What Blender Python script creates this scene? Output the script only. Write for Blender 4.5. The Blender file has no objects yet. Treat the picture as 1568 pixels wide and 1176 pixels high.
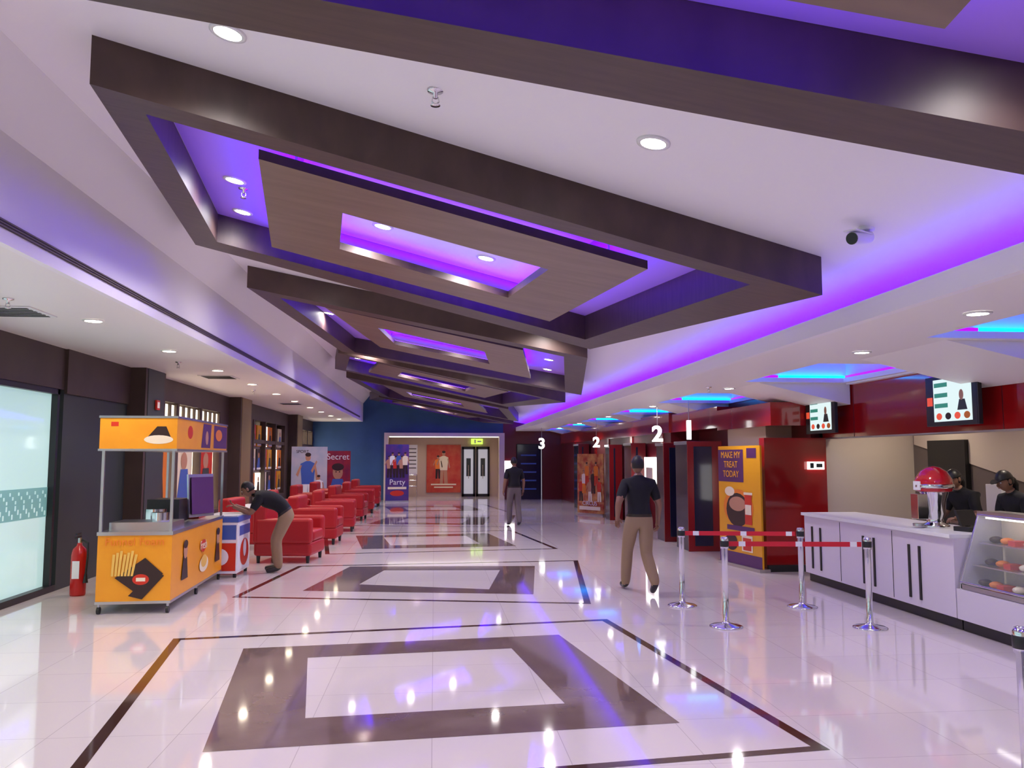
import bpy, bmesh, math, random
from mathutils import Vector, Matrix
random.seed(4)
S=bpy.context.scene
COL=bpy.context.collection
# ------------------------------------------------------------ materials
def mat(name,col,rough=.5,metal=0,em=None,es=0,col2=None,scale=4,spec=None,bump=0,coat=0,alpha=None,trans=0,detail=4,stretch=None):
    m=bpy.data.materials.new(name);m.use_nodes=True;nt=m.node_tree;b=nt.nodes['Principled BSDF']
    b.inputs['Base Color'].default_value=(*col,1);b.inputs['Roughness'].default_value=rough;b.inputs['Metallic'].default_value=metal
    if spec is not None:b.inputs['Specular IOR Level'].default_value=spec
    if coat:b.inputs['Coat Weight'].default_value=coat;b.inputs['Coat Roughness'].default_value=.05
    if trans:b.inputs['Transmission Weight'].default_value=trans
    if alpha is not None:b.inputs['Alpha'].default_value=alpha
    if em is not None:
        b.inputs['Emission Color'].default_value=(*em,1);b.inputs['Emission Strength'].default_value=es
    if col2 is not None or bump:
        tc=nt.nodes.new('ShaderNodeTexCoord');mp=nt.nodes.new('ShaderNodeMapping');nt.links.new(tc.outputs['Object'],mp.inputs[0])
        if stretch:mp.inputs['Scale'].default_value=stretch
        n=nt.nodes.new('ShaderNodeTexNoise');n.inputs['Scale'].default_value=scale;n.inputs['Detail'].default_value=detail
        nt.links.new(mp.outputs[0],n.inputs['Vector'])
        if col2 is not None:
            r=nt.nodes.new('ShaderNodeValToRGB');r.color_ramp.elements[0].color=(*col,1);r.color_ramp.elements[1].color=(*col2,1)
            r.color_ramp.elements[0].position=.35;r.color_ramp.elements[1].position=.65
            nt.links.new(n.outputs['Fac'],r.inputs[0]);nt.links.new(r.outputs[0],b.inputs['Base Color'])
        if bump:
            bp=nt.nodes.new('ShaderNodeBump');bp.inputs['Strength'].default_value=bump;bp.inputs['Distance'].default_value=.01
            nt.links.new(n.outputs['Fac'],bp.inputs['Height']);nt.links.new(bp.outputs[0],b.inputs['Normal'])
    return m
def emit(name,col,s,samp=True):
    m=mat(name,(0.02,0.02,0.02),.6,0,col,s)
    if not samp:m.cycles.emission_sampling='NONE'
    return m
CEIL=mat('ceiling_paint',(.86,.83,.86),.55,bump=.05,scale=30)
RECESS=mat('recess_violet_glow_tint',(.42,.22,.86),.55,bump=.05,scale=30)  # violet LED glow put into the base colour of the ceiling
SOFF=mat('soffit_paint',(.84,.80,.78),.5,bump=.05,scale=30)
BEAM=mat('beam_laminate',(.058,.032,.027),.45,col2=(.080,.046,.038),scale=3,stretch=(1,8,1),bump=.03)
PANEL=mat('panel_laminate',(.17,.11,.080),.4,col2=(.22,.145,.105),scale=1.5,stretch=(1,5,1))
LEDV=emit('led_violet',(.095,.0,1),20)
LEDV2=emit('led_violet_soft',(.20,.05,1),8)
LEDR=emit('led_violet_cove',(.075,.0,.9),8)
LEDB=emit('led_cyan',(.0,.30,1),8)
LEDT=emit('led_tray_violet',(.09,.0,1),6)
LAMP=emit('lamp_white',(1,.95,.9),30,False)
LAMPW=emit('lamp_warm',(1,.85,.62),30,False)
CHROME=mat('chrome',(.75,.75,.77),.12,1)
STEEL=mat('steel',(.55,.55,.57),.3,1)
BLACK=mat('black_plastic',(.012,.012,.014),.4)
WHITE=mat('white_plastic',(.8,.8,.8),.35)
BROWNW=mat('brown_wall',(.055,.034,.030),.5,col2=(.072,.046,.038),scale=2)
GREYW=mat('grey_green_wall',(.035,.045,.045),.5)
BLUEW=mat('blue_wall',(.018,.075,.20),.5,col2=(.026,.09,.24),scale=1.5)
REDG=mat('red_gloss',(.30,.006,.008),.12,coat=.5)
REDD=mat('dark_red_wall',(.12,.006,.012),.3)
REDM=mat('maroon',(.20,.008,.012),.25)
NAVY=mat('navy_gloss',(.016,.016,.04),.12)
BEIGE=mat('beige_wall',(.55,.42,.32),.6,bump=.05,scale=20)
CREAM=mat('cream_wall',(.66,.58,.49),.6,bump=.05,scale=20)
TAUPE=mat('taupe_wall',(.16,.13,.12),.6,bump=.05,scale=20)
GOLD=mat('gold_laminate',(.25,.17,.07),.35,.3)
COUNTER=mat('counter_white',(.72,.66,.74),.22)
YEL=mat('kiosk_yellow',(.80,.31,.01),.35,col2=(.84,.35,.015),scale=3)
YELP=mat('poster_yellow',(.78,.36,.01),.35)
PURP=mat('kiosk_purple',(.09,.02,.12),.4)
DKBR=mat('dark_brown_print',(.03,.012,.010),.4)
FRY=mat('fries_print',(.8,.5,.10),.4)
REDP=mat('red_print',(.60,.03,.01),.4)
ORG=mat('orange_print',(.80,.22,.02),.4)
CREAMP=mat('cream_print',(.85,.75,.55),.4)
SKINP=mat('skin_print',(.50,.25,.15),.4)
BLUEP=mat('blue_print',(.05,.12,.45),.4)
WHITEP=mat('white_print',(.85,.85,.88),.35)
UPH=mat('red_upholstery',(.40,.006,.012),.45,bump=.15,scale=60)
SKIN=mat('skin',(.26,.13,.08),.5)
HAIR=mat('hair',(.010,.008,.008),.5,bump=.4,scale=90)
SHIRT=mat('black_polo',(.007,.007,.011),.85,bump=.4,scale=25)
KHAKI=mat('khaki_trousers',(.30,.20,.12),.8,bump=.4,scale=20)
GREYT=mat('grey_trousers',(.16,.13,.13),.8,bump=.3,scale=20)
SHOE=mat('shoe_leather',(.012,.01,.01),.35)
LBELT=mat('leather_belt',(.02,.01,.008),.4)
EYEW=mat('eye_white',(.8,.8,.8),.3)
LIP=mat('lip',(.25,.08,.06),.5)
LIT=mat('backlit_panel',(.8,.75,.6),.4,0,(1,.86,.62),2.4)
LITW=mat('lightbox_white',(.8,.8,.8),.4,0,(1,.95,.9),2.5)
DOORG=mat('door_glass_grey',(.35,.35,.38),.1,0,(.7,.7,.8),.35)
GLASSF=mat('frosted_glass_aqua',(.45,.62,.62),.06,0,(.55,.84,.82),.55,coat=.5)  # emission stands in for light from the bright room behind the glass
FROST=mat('frost_band',(.20,.42,.42),.4,0,(.20,.50,.50),.3)  # band emits too, in place of light coming through it
BELT=mat('red_belt',(.62,.01,.03),.5)
def floor_mat():
    m=bpy.data.materials.new('floor_tile');m.use_nodes=True;nt=m.node_tree;b=nt.nodes['Principled BSDF']
    tc=nt.nodes.new('ShaderNodeTexCoord');br=nt.nodes.new('ShaderNodeTexBrick');br.offset=0;br.squash=1
    br.inputs['Scale'].default_value=1;br.inputs['Brick Width'].default_value=.8;br.inputs['Row Height'].default_value=.8
    br.inputs['Mortar Size'].default_value=.003;br.inputs['Mortar Smooth'].default_value=.3
    br.inputs['Color1'].default_value=(.68,.61,.61,1);br.inputs['Color2'].default_value=(.71,.64,.63,1);br.inputs['Mortar'].default_value=(.50,.44,.44,1)
    nt.links.new(tc.outputs['Object'],br.inputs['Vector']);nt.links.new(br.outputs['Color'],b.inputs['Base Color'])
    b.inputs['Roughness'].default_value=.055;b.inputs['Specular IOR Level'].default_value=1.0;b.inputs['IOR'].default_value=1.65
    return m
FLOOR=floor_mat()
INL1=mat('floor_inlay_line',(.060,.028,.022),.06,spec=1)
INL2=mat('floor_inlay_taupe',(.155,.102,.094),.06,spec=1,col2=(.185,.125,.115),scale=3)
# ------------------------------------------------------------ builder
class B:
    def __init__(s,name,loc=(0,0,0),rz=0):
        s.name=name;s.loc=loc;s.rz=rz;s.bm=bmesh.new();s.mats=[];s.M=Matrix.Identity(4)
    def mi(s,m):
        if m not in s.mats:s.mats.append(m)
        return s.mats.index(m)
    def add(s,vs,fs,m,smooth=False):
        k=s.mi(m);V=[s.bm.verts.new(s.M@Vector(v)) for v in vs]
        for f in fs:
            try:
                F=s.bm.faces.new([V[i] for i in f]);F.material_index=k;F.smooth=smooth
            except ValueError:pass
    def bx(s,x0,x1,y0,y1,z0,z1,m):
        x0,x1=sorted((x0,x1));y0,y1=sorted((y0,y1));z0,z1=sorted((z0,z1))
        s.add([(x0,y0,z0),(x1,y0,z0),(x1,y1,z0),(x0,y1,z0),(x0,y0,z1),(x1,y0,z1),(x1,y1,z1),(x0,y1,z1)],
              [(0,3,2,1),(4,5,6,7),(0,1,5,4),(1,2,6,5),(2,3,7,6),(3,0,4,7)],m)
    def cyl(s,p0,p1,r0,r1,m,seg=20,cap=True):
        p0=Vector(p0);p1=Vector(p1);d=(p1-p0).normalized();a=d.orthogonal().normalized();c=d.cross(a)
        vs=[];
        for p,r in((p0,r0),(p1,r1)):
            for i in range(seg):
                t=2*math.pi*i/seg;vs.append(p+(a*math.cos(t)+c*math.sin(t))*r)
        s.add(vs,[(i,(i+1)%seg,seg+(i+1)%seg,seg+i) for i in range(seg)],m,True)
        if cap:
            s.add(vs[:seg],[tuple(reversed(range(seg)))],m);s.add(vs[seg:],[tuple(range(seg))],m)
    def lathe(s,prof,m,c=(0,0,0),seg=28):
        vs=[];n=len(prof)
        for r,z in prof:
            for i in range(seg):
                t=2*math.pi*i/seg;vs.append((c[0]+r*math.cos(t),c[1]+r*math.sin(t),c[2]+z))
        fs=[(j*seg+i,j*seg+(i+1)%seg,(j+1)*seg+(i+1)%seg,(j+1)*seg+i) for j in range(n-1) for i in range(seg)]
        s.add(vs,fs,m,True)
    def sph(s,c,r,m,seg=16,rings=10,R=None,zmin=-2,f=None):
        if not hasattr(r,'__len__'):r=(r,r,r)
        vs=[];fs=[]
        R=R or Matrix.Identity(3)
        for j in range(rings+1):
            ph=math.pi*j/rings
            for i in range(seg):
                t=2*math.pi*i/seg
                v=Vector((math.sin(ph)*math.cos(t),math.sin(ph)*math.sin(t),max(math.cos(ph),zmin)))
                if f:v=f(v)
                vs.append(Vector(c)+R@Vector((v[0]*r[0],v[1]*r[1],v[2]*r[2])))
        for j in range(rings):
            for i in range(seg):fs.append((j*seg+i,(j+1)*seg+i,(j+1)*seg+(i+1)%seg,j*seg+(i+1)%seg))
        s.add(vs,fs,m,True)
    def tube(s,pts,rs,m,seg=8):
        if not hasattr(rs,'__len__'):rs=[rs]*len(pts)
        for i in range(len(pts)-1):s.cyl(pts[i],pts[i+1],rs[i],rs[i+1],m,seg,False)
        for p,r in zip(pts,rs):s.sph(p,r,m,seg,6)
    def prism(s,pts,vec,m,mside=None):
        n=len(pts);P=[Vector(p) for p in pts];Q=[p+Vector(vec) for p in P]
        s.add(P+Q,[tuple(range(n)),tuple(reversed(range(n,2*n)))],m)
        s.add(P+Q,[(i,(i+1)%n,n+(i+1)%n,n+i) for i in range(n)],mside or m)
    def ell(s,cx,cz,rx,rz,y,m,n=20):
        s.add([(cx+rx*math.cos(2*math.pi*i/n),y,cz+rz*math.sin(2*math.pi*i/n)) for i in range(n)],[tuple(range(n))],m)
    def pl(s,pts,y,m): s.add([(p[0],y,p[1]) for p in pts],[tuple(range(len(pts)))],m)
    def rc(s,x0,x1,z0,z1,y,m): s.pl([(x0,z0),(x1,z0),(x1,z1),(x0,z1)],y,m)
    def text(s,t,size,M,m,ext=.002,align='CENTER',bold=0):
        cu=bpy.data.curves.new('t','FONT');cu.body=t;cu.size=size;cu.extrude=ext;cu.align_x=align;cu.offset=bold
        ob=bpy.data.objects.new('t',cu);COL.objects.link(ob);bpy.context.view_layer.update()
        me=bpy.data.meshes.new_from_object(ob.evaluated_get(bpy.context.evaluated_depsgraph_get()))
        vs=[M@v.co for v in me.vertices];fs=[tuple(p.vertices) for p in me.polygons]
        s.add(vs,fs,m);bpy.data.objects.remove(ob);bpy.data.meshes.remove(me);bpy.data.curves.remove(cu)
    def done(s,bevel=0,seg=2,nrm=True,scale=1):
        if nrm:bmesh.ops.recalc_face_normals(s.bm,faces=s.bm.faces[:])
        me=bpy.data.meshes.new(s.name);s.bm.to_mesh(me);s.bm.free()
        for m in s.mats:me.materials.append(m)
        ob=bpy.data.objects.new(s.name,me);COL.objects.link(ob);ob.location=s.loc;ob.rotation_euler=(0,0,s.rz);ob.scale=(scale,)*3
        if bevel:
            md=ob.modifiers.new('bev','BEVEL');md.width=bevel;md.segments=seg;md.limit_method='ANGLE';md.angle_limit=math.radians(40)
        return ob
RX90=Matrix.Rotation(math.pi/2,4,'X')
def TM(x,y,z): return Matrix.Translation((x,y,z))@RX90
# ------------------------------------------------------------ room shell
Y0,Y1=-4.5,34.5
XL=-4.95;XF=-2.93;XR=3.5
def zc(x): return 3.835-.186*x
def ring(b,o,i,zt,zb,m,ms=None):
    ms=ms or m
    ot=[(x,y,zt(x)) for x,y in o];ob_=[(x,y,zb(x)) for x,y in o];it=[(x,y,zt(x)) for x,y in i];ib=[(x,y,zb(x)) for x,y in i]
    V=ot+ob_+it+ib
    b.add(V,[(4+k,4+(k+1)%4,12+(k+1)%4,12+k) for k in range(4)]+[(k,(k+1)%4,8+(k+1)%4,8+k) for k in range(4)],m)
    b.add(V,[(k,(k+1)%4,4+(k+1)%4,4+k) for k in range(4)]+[(8+k,8+(k+1)%4,12+(k+1)%4,12+k) for k in range(4)],ms)
def cen(q): return (sum(p[0] for p in q)/4,sum(p[1] for p in q)/4)
def inset(q,d):
    out=[];cx,cy=cen(q);lines=[]
    for k in range(4):
        a=Vector(q[k]);c=Vector(q[(k+1)%4]);t=(c-a).normalized();nn=Vector((-t.y,t.x))
        if nn.dot(Vector((cx,cy))-a)<0:nn=-nn
        lines.append((a+nn*d,t))
    for k in range(4):
        p,t=lines[k-1];q2,u=lines[k]
        den=t.x*u.y-t.y*u.x;w=q2-p;s=(w.x*u.y-w.y*u.x)/den
        r=p+t*s;out.append((r.x,r.y))
    return out
def sh(q,dy,dx=0): return [(x+dx,y+dy) for x,y in q]
b=B('floor');b.bx(-8,11,Y0,38.5,-.15,0,FLOOR)
b1=[(-2.50,8.48),(1.88,9.05),(2.38,4.95),(-1.95,4.45)];t1=[(-1.73,7.99),(1.24,8.31),(1.63,5.53),(-1.36,5.26)];i1=[(-1.09,7.58),(.72,7.77),(.94,6.03),(-.85,5.86)]
b2=[(-2.51,10.85),(-2.17,13.85),(2.45,14.16),(1.88,9.98)];t2=[(-1.71,11.30),(-1.33,13.7),(1.63,13.5),(1.28,10.75)];i2=[(-1.02,11.79),(-.76,13.2),(1.03,13.06),(.74,11.2)]
def fring(o,i,m,z=.0012):
    V=[(x,y,z) for x,y in o]+[(x,y,z) for x,y in i]
    b.add(V,[(k,(k+1)%4,4+(k+1)%4,4+k) for k in range(4)],m)
for k in range(-1,3):
    dy=11.0*k
    for o,t,i in((b1,t1,i1),(b2,t2,i2)):
        if min(p[1] for p in o)+dy<Y0 or max(p[1] for p in o)+dy>34.2:continue
        fring(sh(o,dy),inset(sh(o,dy),.08),INL1);fring(sh(t,dy),sh(i,dy),INL2)
b.done(nrm=False)
b=B('ceiling');XC=3.95
b.prism([(XF-.02,Y0,zc(XF)),(XC,Y0,zc(XC)),(XC,Y1,zc(XC)),(XF-.02,Y1,zc(XF))],(0,0,.1),CEIL)
b.bx(XL-.4,XF-.06,Y0,Y1,3.2,3.3,SOFF)
b.bx(XF-.06,XF,Y0,Y1,3.2,4.42,CEIL)
b.add([(XF,Y0,3.95),(XF+.30,Y0,zc(XF+.3)),(XF+.30,Y1,zc(XF+.3)),(XF,Y1,3.95)],[(0,1,2,3)],CEIL)
b.bx(3.38,3.45,Y0,Y1,2.83,2.99,CEIL)
b.bx(XC,XC+.05,Y0,Y1,2.9,3.2,CEIL)
ZS=2.83;tx0,tx1=4.35,6.0;XW=6.1
trays=[(-3.6,-1.2),(.6,2.8),(4.9,7.15),(9.1,11.6),(13.6,16.3),(18.1,20.8),(22.6,25.2),(27.,29.5),(31.2,33.6)]
b.bx(3.45,tx0,Y0,Y1,ZS,ZS+.06,SOFF)
ys=[Y0]+[v for t in trays for v in t]+[Y1]
for k in range(0,len(ys),2):
    b.bx(tx0,XW,ys[k],ys[k+1],ZS,ZS+.06,SOFF)
    y0,y1=ys[k]+.05,ys[k+1]-.35
    if y1-y0>.3:
        b.add([(4.7,y0,ZS+.001),(XW-.02,y0,2.52),(XW-.02,y0,ZS),(4.7,y1,ZS+.001),(XW-.02,y1,2.52),(XW-.02,y1,ZS)],[(0,1,2),(3,5,4),(0,3,4,1),(1,4,5,2)],SOFF)
for y0,y1 in trays:
    b.bx(tx0,tx1,y0,y1,ZS+.3,ZS+.34,RECESS)  # tray ceiling carries the glow tint in its colour
    b.bx(tx0-.02,tx0,y0,y1,ZS+.06,ZS+.34,CEIL);b.bx(tx1,tx1+.10,y0,y1,ZS-.02,ZS+.34,CEIL)
    b.bx(tx0,tx1,y0-.02,y0,ZS+.06,ZS+.34,CEIL);b.bx(tx0,tx1,y1,y1+.02,ZS+.06,ZS+.34,CEIL)
b.bx(XW+.15,11,Y0,12.7,2.78,2.84,SOFF)
b.done()
b=B('led_cove_strip')
b.bx(3.50,3.74,Y0+.2,Y1-.1,2.90,2.915,LEDR)
for y0,y1 in trays:
    b.bx(tx0+.0,tx0+.06,y0+.1,y1-.1,ZS+.07,ZS+.10,LEDB)
    b.bx(tx0+.6,tx1-.05,y1-.06,y1-.0,ZS+.07,ZS+.10,LEDB);b.bx(tx0+.1,tx0+.6,y1-.06,y1-.0,ZS+.07,ZS+.10,LEDT)
    b.bx(tx1-.06,tx1,y0+.1,y1-.1,ZS+.07,ZS+.10,LEDT)
    b.bx(tx0+.1,tx1-.1,y0,y0+.06,ZS+.07,ZS+.10,LEDB)
    b.bx(tx0,tx0+.08,y0,y1,ZS,ZS+.065,SOFF);b.bx(tx1-.08,tx1,y0,y1,ZS,ZS+.065,SOFF);b.bx(tx0+.08,tx1-.08,y0,y0+.08,ZS,ZS+.065,SOFF);b.bx(tx0+.08,tx1-.08,y1-.08,y1,ZS,ZS+.065,SOFF)
b.done()
F1o=[(-2.01,4.85),(2.95,6.02),(2.02,10.65),(-2.56,8.98)];F1i=[(-1.80,5.17),(2.43,6.14),(1.84,10.0),(-2.24,8.60)]
P1o=[(-1.22,5.68),(1.69,6.41),(1.32,9.45),(-1.66,8.45)];P1i=[(-.75,6.62),(.98,7.07),(.76,8.59),(-.92,7.92)]
F2o=[(-2.50,11.16),(2.13,11.42),(2.93,16.40),(-1.89,17.0)];F2i=inset(F2o,.33)
P2o=[(-1.55,11.75),(1.29,12.1),(1.80,15.5),(-1.0,15.2)];P2i=[(-.88,12.75),(.78,13.1),(.96,14.52),(-.69,14.36)]
def frame(Fo,Fi,Po,Pi):
    b=B('ceiling_beam_frame')
    ring(b,Fo,Fi,lambda x:zc(x)-.002,lambda x:zc(x)-.30,BEAM,BEAM)
    ring(b,inset(Fi,.004),inset(Po,.30),lambda x:zc(x)-.002,lambda x:zc(x)-.006,RECESS)  # tinted plate under the ceiling deepens the violet glow by colour
    b.done()
    b=B('ceiling_panel')
    ring(b,Po,Pi,lambda x:zc(x)-.20,lambda x:zc(x)-.27,PANEL,BEAM)
    o=inset(Po,.06);ring(b,o,inset(o,.16),lambda x:zc(x)-.190,lambda x:zc(x)-.198,LEDV)
    o=inset(Pi,-.16);ring(b,o,inset(o,.10),lambda x:zc(x)-.190,lambda x:zc(x)-.198,LEDV2)
    for (x,y) in inset(Po,.25):b.cyl((x,y,zc(x)-.2),(x,y,zc(x)-.006),.01,.01,STEEL,8)
    b.done()
Q0=[(-2.0,-1.3),(2.9,-1.0),(3.25,3.42),(-1.75,3.80)]
frame(Q0,inset(Q0,.38),[(-1.4,-.5),(1.4,-.3),(1.76,2.62),(-.95,2.85)],[(-.7,.4),(.7,.5),(.9,1.7),(-.6,1.8)])
for k,dy in((0,0),(1,12.55)):
    frame(sh(F1o,dy),sh(F1i,dy),sh(P1o,dy),sh(P1i,dy))
    frame(sh(F2o,dy),sh(F2i,dy),sh(P2o,dy),sh(P2i,dy))
qq=lambda Q:[(x,30.2+(y-4.85)*.68) for x,y in Q]
frame(qq(F1o),inset(qq(F1o),.3),qq(P1o),qq(P1i))
def downlight(x,y,z,slope=0,P=30,warm=False,r=.075,name='downlight'):
    b=B(name,(x,y,z));
    b.lathe([(r+.025,-.001),(r+.025,-.012),(r,-.014),(r,-.004)],WHITE,seg=24)
    b.add([(r*math.cos(t*math.pi/12),r*math.sin(t*math.pi/12),-.012) for t in range(24)],[tuple(reversed(range(24)))],LAMPW if warm else LAMP)
    o=b.done(nrm=False);o.rotation_euler=(0,slope,0)
    if P:
        L=bpy.data.lights.new('spot','SPOT');L.energy=P;L.spot_size=math.radians(155);L.spot_blend=.8;L.shadow_soft_size=.07
        L.color=(1,.86,.70) if warm else (1,.92,.92)
        lo=bpy.data.objects.new('downlight_lamp',L);COL.objects.link(lo)
        lo.parent=o;lo.location=(0,0,-.03)
sl=math.atan(.186)
PM=118
for x,y,k in [(-1.13,4.43,1),(1.27,4.64,1),(-1.75,7.24,.6),(-1.92,8.3,.4),(-.50,7.75,1),(.50,8.15,1),(2.3,2.75,.3),(1.99,14.36,.9),(2.15,15.7,.6),(-.4,13.9,1),(.5,14.1,1),(-1.78,14.0,.6),
            (-1.4,10.4,1),(1.6,11.05,1),(-.5,20.3,1),(.5,20.7,1),(-1.9,20.6,.6),(-.4,26.4,1),(.5,26.6,1),(2.1,27,.7),(-.5,32.2,1),(.5,32.4,1),(-1.3,17.4,1),(1.3,17.5,1),(-.3,1.2,1),(.5,1.0,1),(1.2,-2.5,1),(-1.3,-2.5,1)]:
    downlight(x,y,zc(x),sl,PM*k)
for y in [-2,1,3.9,6.5,9.1,11.64,14.2,16.85,19.4,21.9,24.6,27,29.5,32]:
    downlight(-3.62,y,3.2,0,88,True,.085)
for x,y in [(4.0,-1),(4.0,3.6),(4.37,8.1),(4.6,12.6),(4.6,17.2),(4.6,21.7),(4.6,26.1),(4.6,30.3)]:
    downlight(x,y,2.83,0,90,False,.07)
downlight(4.05,5.8,2.83,0,60,False,.075)
for x,y in[(6.8,6),(6.8,9),(6.8,11.6),(7.2,3)]:downlight(x,y,2.78,0,50,True)
# walls
b=B('wall_left')
b.bx(XL-.3,XL,Y0,11.6,2.65,3.2,BROWNW);b.bx(XL-.3,XL,Y0,11.6,0,.08,BLACK)
b.bx(XL-.3,XL,11.6,14.9,0,3.2,GREYW);b.bx(XL,XL+.04,11.6,13.9,2.6,3.2,BROWNW)
b.bx(XL-.3,XL,14.9,34.5,2.78,3.2,BROWNW);b.bx(XL-.3,XL,14.9,34.5,0,.5,BROWNW)
for y0,y1 in((19.8,23.3),(28.2,31.6)):b.bx(XL-.3,XL,y0,y1,.5,2.78,BROWNW)
b.bx(XL-.3,XL-.28,14.9,34.5,.5,2.78,TAUPE)
b.done()
def pil(y0,y1,d=.28):
    b=B('wall_pilaster');b.bx(XL,XL+d,y0,y1,0,3.2,BROWNW);b.bx(XL+d,XL+d+.01,y0+.1,y1-.1,0,3.2,GREYW if y0<15 else GOLD);b.done()
pil(13.9,14.9);pil(20.6,21.8);pil(28.9,30.1)
b=B('fire_alarm_call_point',(XL+.30,14.4,2.62));b.bx(0,.03,-.08,.08,-.08,.08,REDP);b.bx(.03,.035,-.05,.05,-.05,.05,WHITEP);b.done()
b=B('window_1')
b.bx(XL-.12,XL-.10,Y0,11.55,.08,2.65,GLASSF)
for y in(-1,2.4,5.6,8.8,11.5):b.bx(XL-.14,XL-.02,y-.03,y+.03,.08,2.65,BLACK)
b.bx(XL-.10,XL-.095,Y0,11.5,.98,1.36,FROST)
for j in range(110):
    y=11.4-j*.07;b.bx(XL-.095,XL-.093,y,y+.03,1.00+.05*(j%3),1.06+.05*(j%3),GLASSF);b.bx(XL-.095,XL-.093,y,y+.03,1.18+.05*((j+1)%3),1.22+.05*((j+1)%3),GLASSF)
b.bx(XL-.14,XL-.02,Y0,11.55,2.58,2.65,BLACK)
b.done()
def litwin(name,y0,y1,n,slat=True,posters=True):
    b=B(name);w=(y1-y0)/n
    for k in range(n):
        a=y0+k*w+.06;c=y0+(k+1)*w-.06
        if slat:
            b.bx(XL-.06,XL-.04,a,c,2.22,2.74,LIT)
            m=4
            for j in range(m+1):
                yy=a+(c-a)*j/m;b.bx(XL-.04,XL+.01,yy-.03,yy+.03,2.2,2.76,BROWNW)
        b.bx(XL-.14,XL-.12,a,c,.58,2.16,LIT if slat else TAUPE)
        if posters:
            if slat: cells=[(a+.18,c-.18,.72,2.08)]
            else: cells=[((a+(c-a)*(i+.1)/2),(a+(c-a)*(i+.9)/2),.7+.68*j,1.3+.68*j) for i in range(2) for j in range(3)]
            for q,(ya,yb,za,zb) in enumerate(cells):
                b.bx(XL-.12,XL-.08,ya,yb,za,zb,(ORG,CREAMP,REDP,LIT,DKBR,YELP)[(k+q)%6])
                M=Matrix.Translation((XL-.075,(ya+yb)/2,za))@Matrix.Rotation(math.pi/2,4,'Z');b.M=M
                ww=(yb-ya)/2-.03;hh=zb-za
                b.ell(0,hh*.7,ww*.4,hh*.13,0,SKINP);b.pl([(-ww*.8,hh*.12),(ww*.7,hh*.12),(ww*.5,hh*.58),(-ww*.4,hh*.58)],-.001,(DKBR,BLUEP,GREYW)[(k+q)%3]);b.rc(-ww,ww,hh*.03,hh*.12,-.004,WHITEP)
                b.M=Matrix.Identity(4)
    for k in range(n+1):b.bx(XL-.14,XL+.02,y0+k*w-.06,y0+k*w+.06,.5,2.78,BROWNW)
    b.bx(XL-.14,XL+.01,y0,y1,2.14,2.24,BROWNW);b.bx(XL-.14,XL+.04,y0,y1,.5,.58,BROWNW)
    b.done()
litwin('window_2',14.95,19.75,3);litwin('window_3',23.35,28.15,3,False);litwin('window_4',31.65,34.4,2,True,False)
b=B('air_diffuser_grille');b.bx(XF+.001,XF+.010,Y0,Y1-1.5,3.30,3.36,mat('grille_brown_grey',(.08,.06,.07),.6))  # brown-grey backing strip of the diffuser, behind the slats
for j in range(3):b.bx(XF+.010,XF+.018,Y0,Y1-1.5,3.306+j*.02,3.313+j*.02,TAUPE)
b.done()
for x,y in((-4.2,8.6),(-3.9,15.4),(-3.9,23)):
    b=B('ceiling_air_vent',(x,y,3.19));b.bx(-.3,.3,-.3,.3,0,.008,WHITE)
    for j in range(6):b.bx(-.25,.25,-.24+j*.09,-.2+j*.09,-.006,0,BLACK)
    b.done()
YE=34.5
b=B('wall_far')
b.bx(XL-.3,-2.0,YE,YE+.2,0,4.6,BLUEW);b.bx(-2.0,2.85,YE,YE+.2,2.72,4.6,BLUEW);b.bx(2.85,3.4,YE,YE+.2,0,4,REDD)
b.bx(3.4,4.5,YE,YE+.2,2.3,4,REDD);b.bx(4.5,6.2,YE,YE+.2,0,4,REDD)
b.bx(-2.1,2.95,37.4,37.5,0,3,BEIGE);b.bx(-2.2,-2.0,YE+.2,37.4,0,3,BEIGE);b.bx(2.85,3.0,YE+.2,37.4,0,3,BEIGE);b.bx(-2.2,3,YE+.2,37.4,2.8,2.9,CREAM)
b.bx(3.3,4.6,36,36.1,0,3,NAVY)
b.done()
b=B('trim_1')
b.bx(-2.05,-1.9,YE-.12,YE+.25,0,2.75,CREAM);b.bx(2.68,2.9,YE-.12,YE+.25,0,2.75,CREAM);b.bx(-1.9,2.68,YE-.12,YE+.25,2.6,2.75,CREAM)
b.bx(-1.85,2.65,YE,YE+.2,2.57,2.6,LITW);b.done()
for x in(-1,.5,2):downlight(x,36,2.8,0,32,True)
b=B('door_1',(1.85,37.36,0))
for x0 in(-.62,.02):
    b.bx(x0,x0+.60,-.06,0,0,.12,BLACK);b.bx(x0,x0+.60,-.06,0,2.1,2.22,BLACK);b.bx(x0,x0+.09,-.06,0,0,2.2,BLACK);b.bx(x0+.51,x0+.60,-.06,0,0,2.2,BLACK)
    b.bx(x0+.08,x0+.52,-.03,-.02,.12,2.1,DOORG);b.cyl((x0+.3,-.09,.8),(x0+.3,-.09,1.4),.015,.015,CHROME,8)
    b.bx(x0+.2,x0+.4,-.035,-.03,.9,1.7,GREYW)
b.done()
b=B('exit_sign',(1.9,37.3,2.45));b.bx(-.26,.26,-.04,.04,-.12,.12,emit('exit_green',(.45,.75,.08),1.6));b.rc(-.12,-.05,-.08,.08,-.045,WHITEP);b.rc(.02,.2,-.03,.03,-.045,WHITEP);b.bx(-.02,.02,-.01,.01,.12,.36,STEEL);b.done()
b=B('handrail',(-1.1,36.3,0))
for z in(.5,.75,.98):b.cyl((-.6,0,z),(.35,0,z),.02,.02,CHROME,8)
for x in(-.6,-.1,.35):b.cyl((x,0,0),(x,0,.98),.025,.025,CHROME,8)
b.done()
b=B('door_2',(3.95,34.62,0));b.bx(-.5,.5,0,.05,.0,2.28,NAVY)
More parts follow.
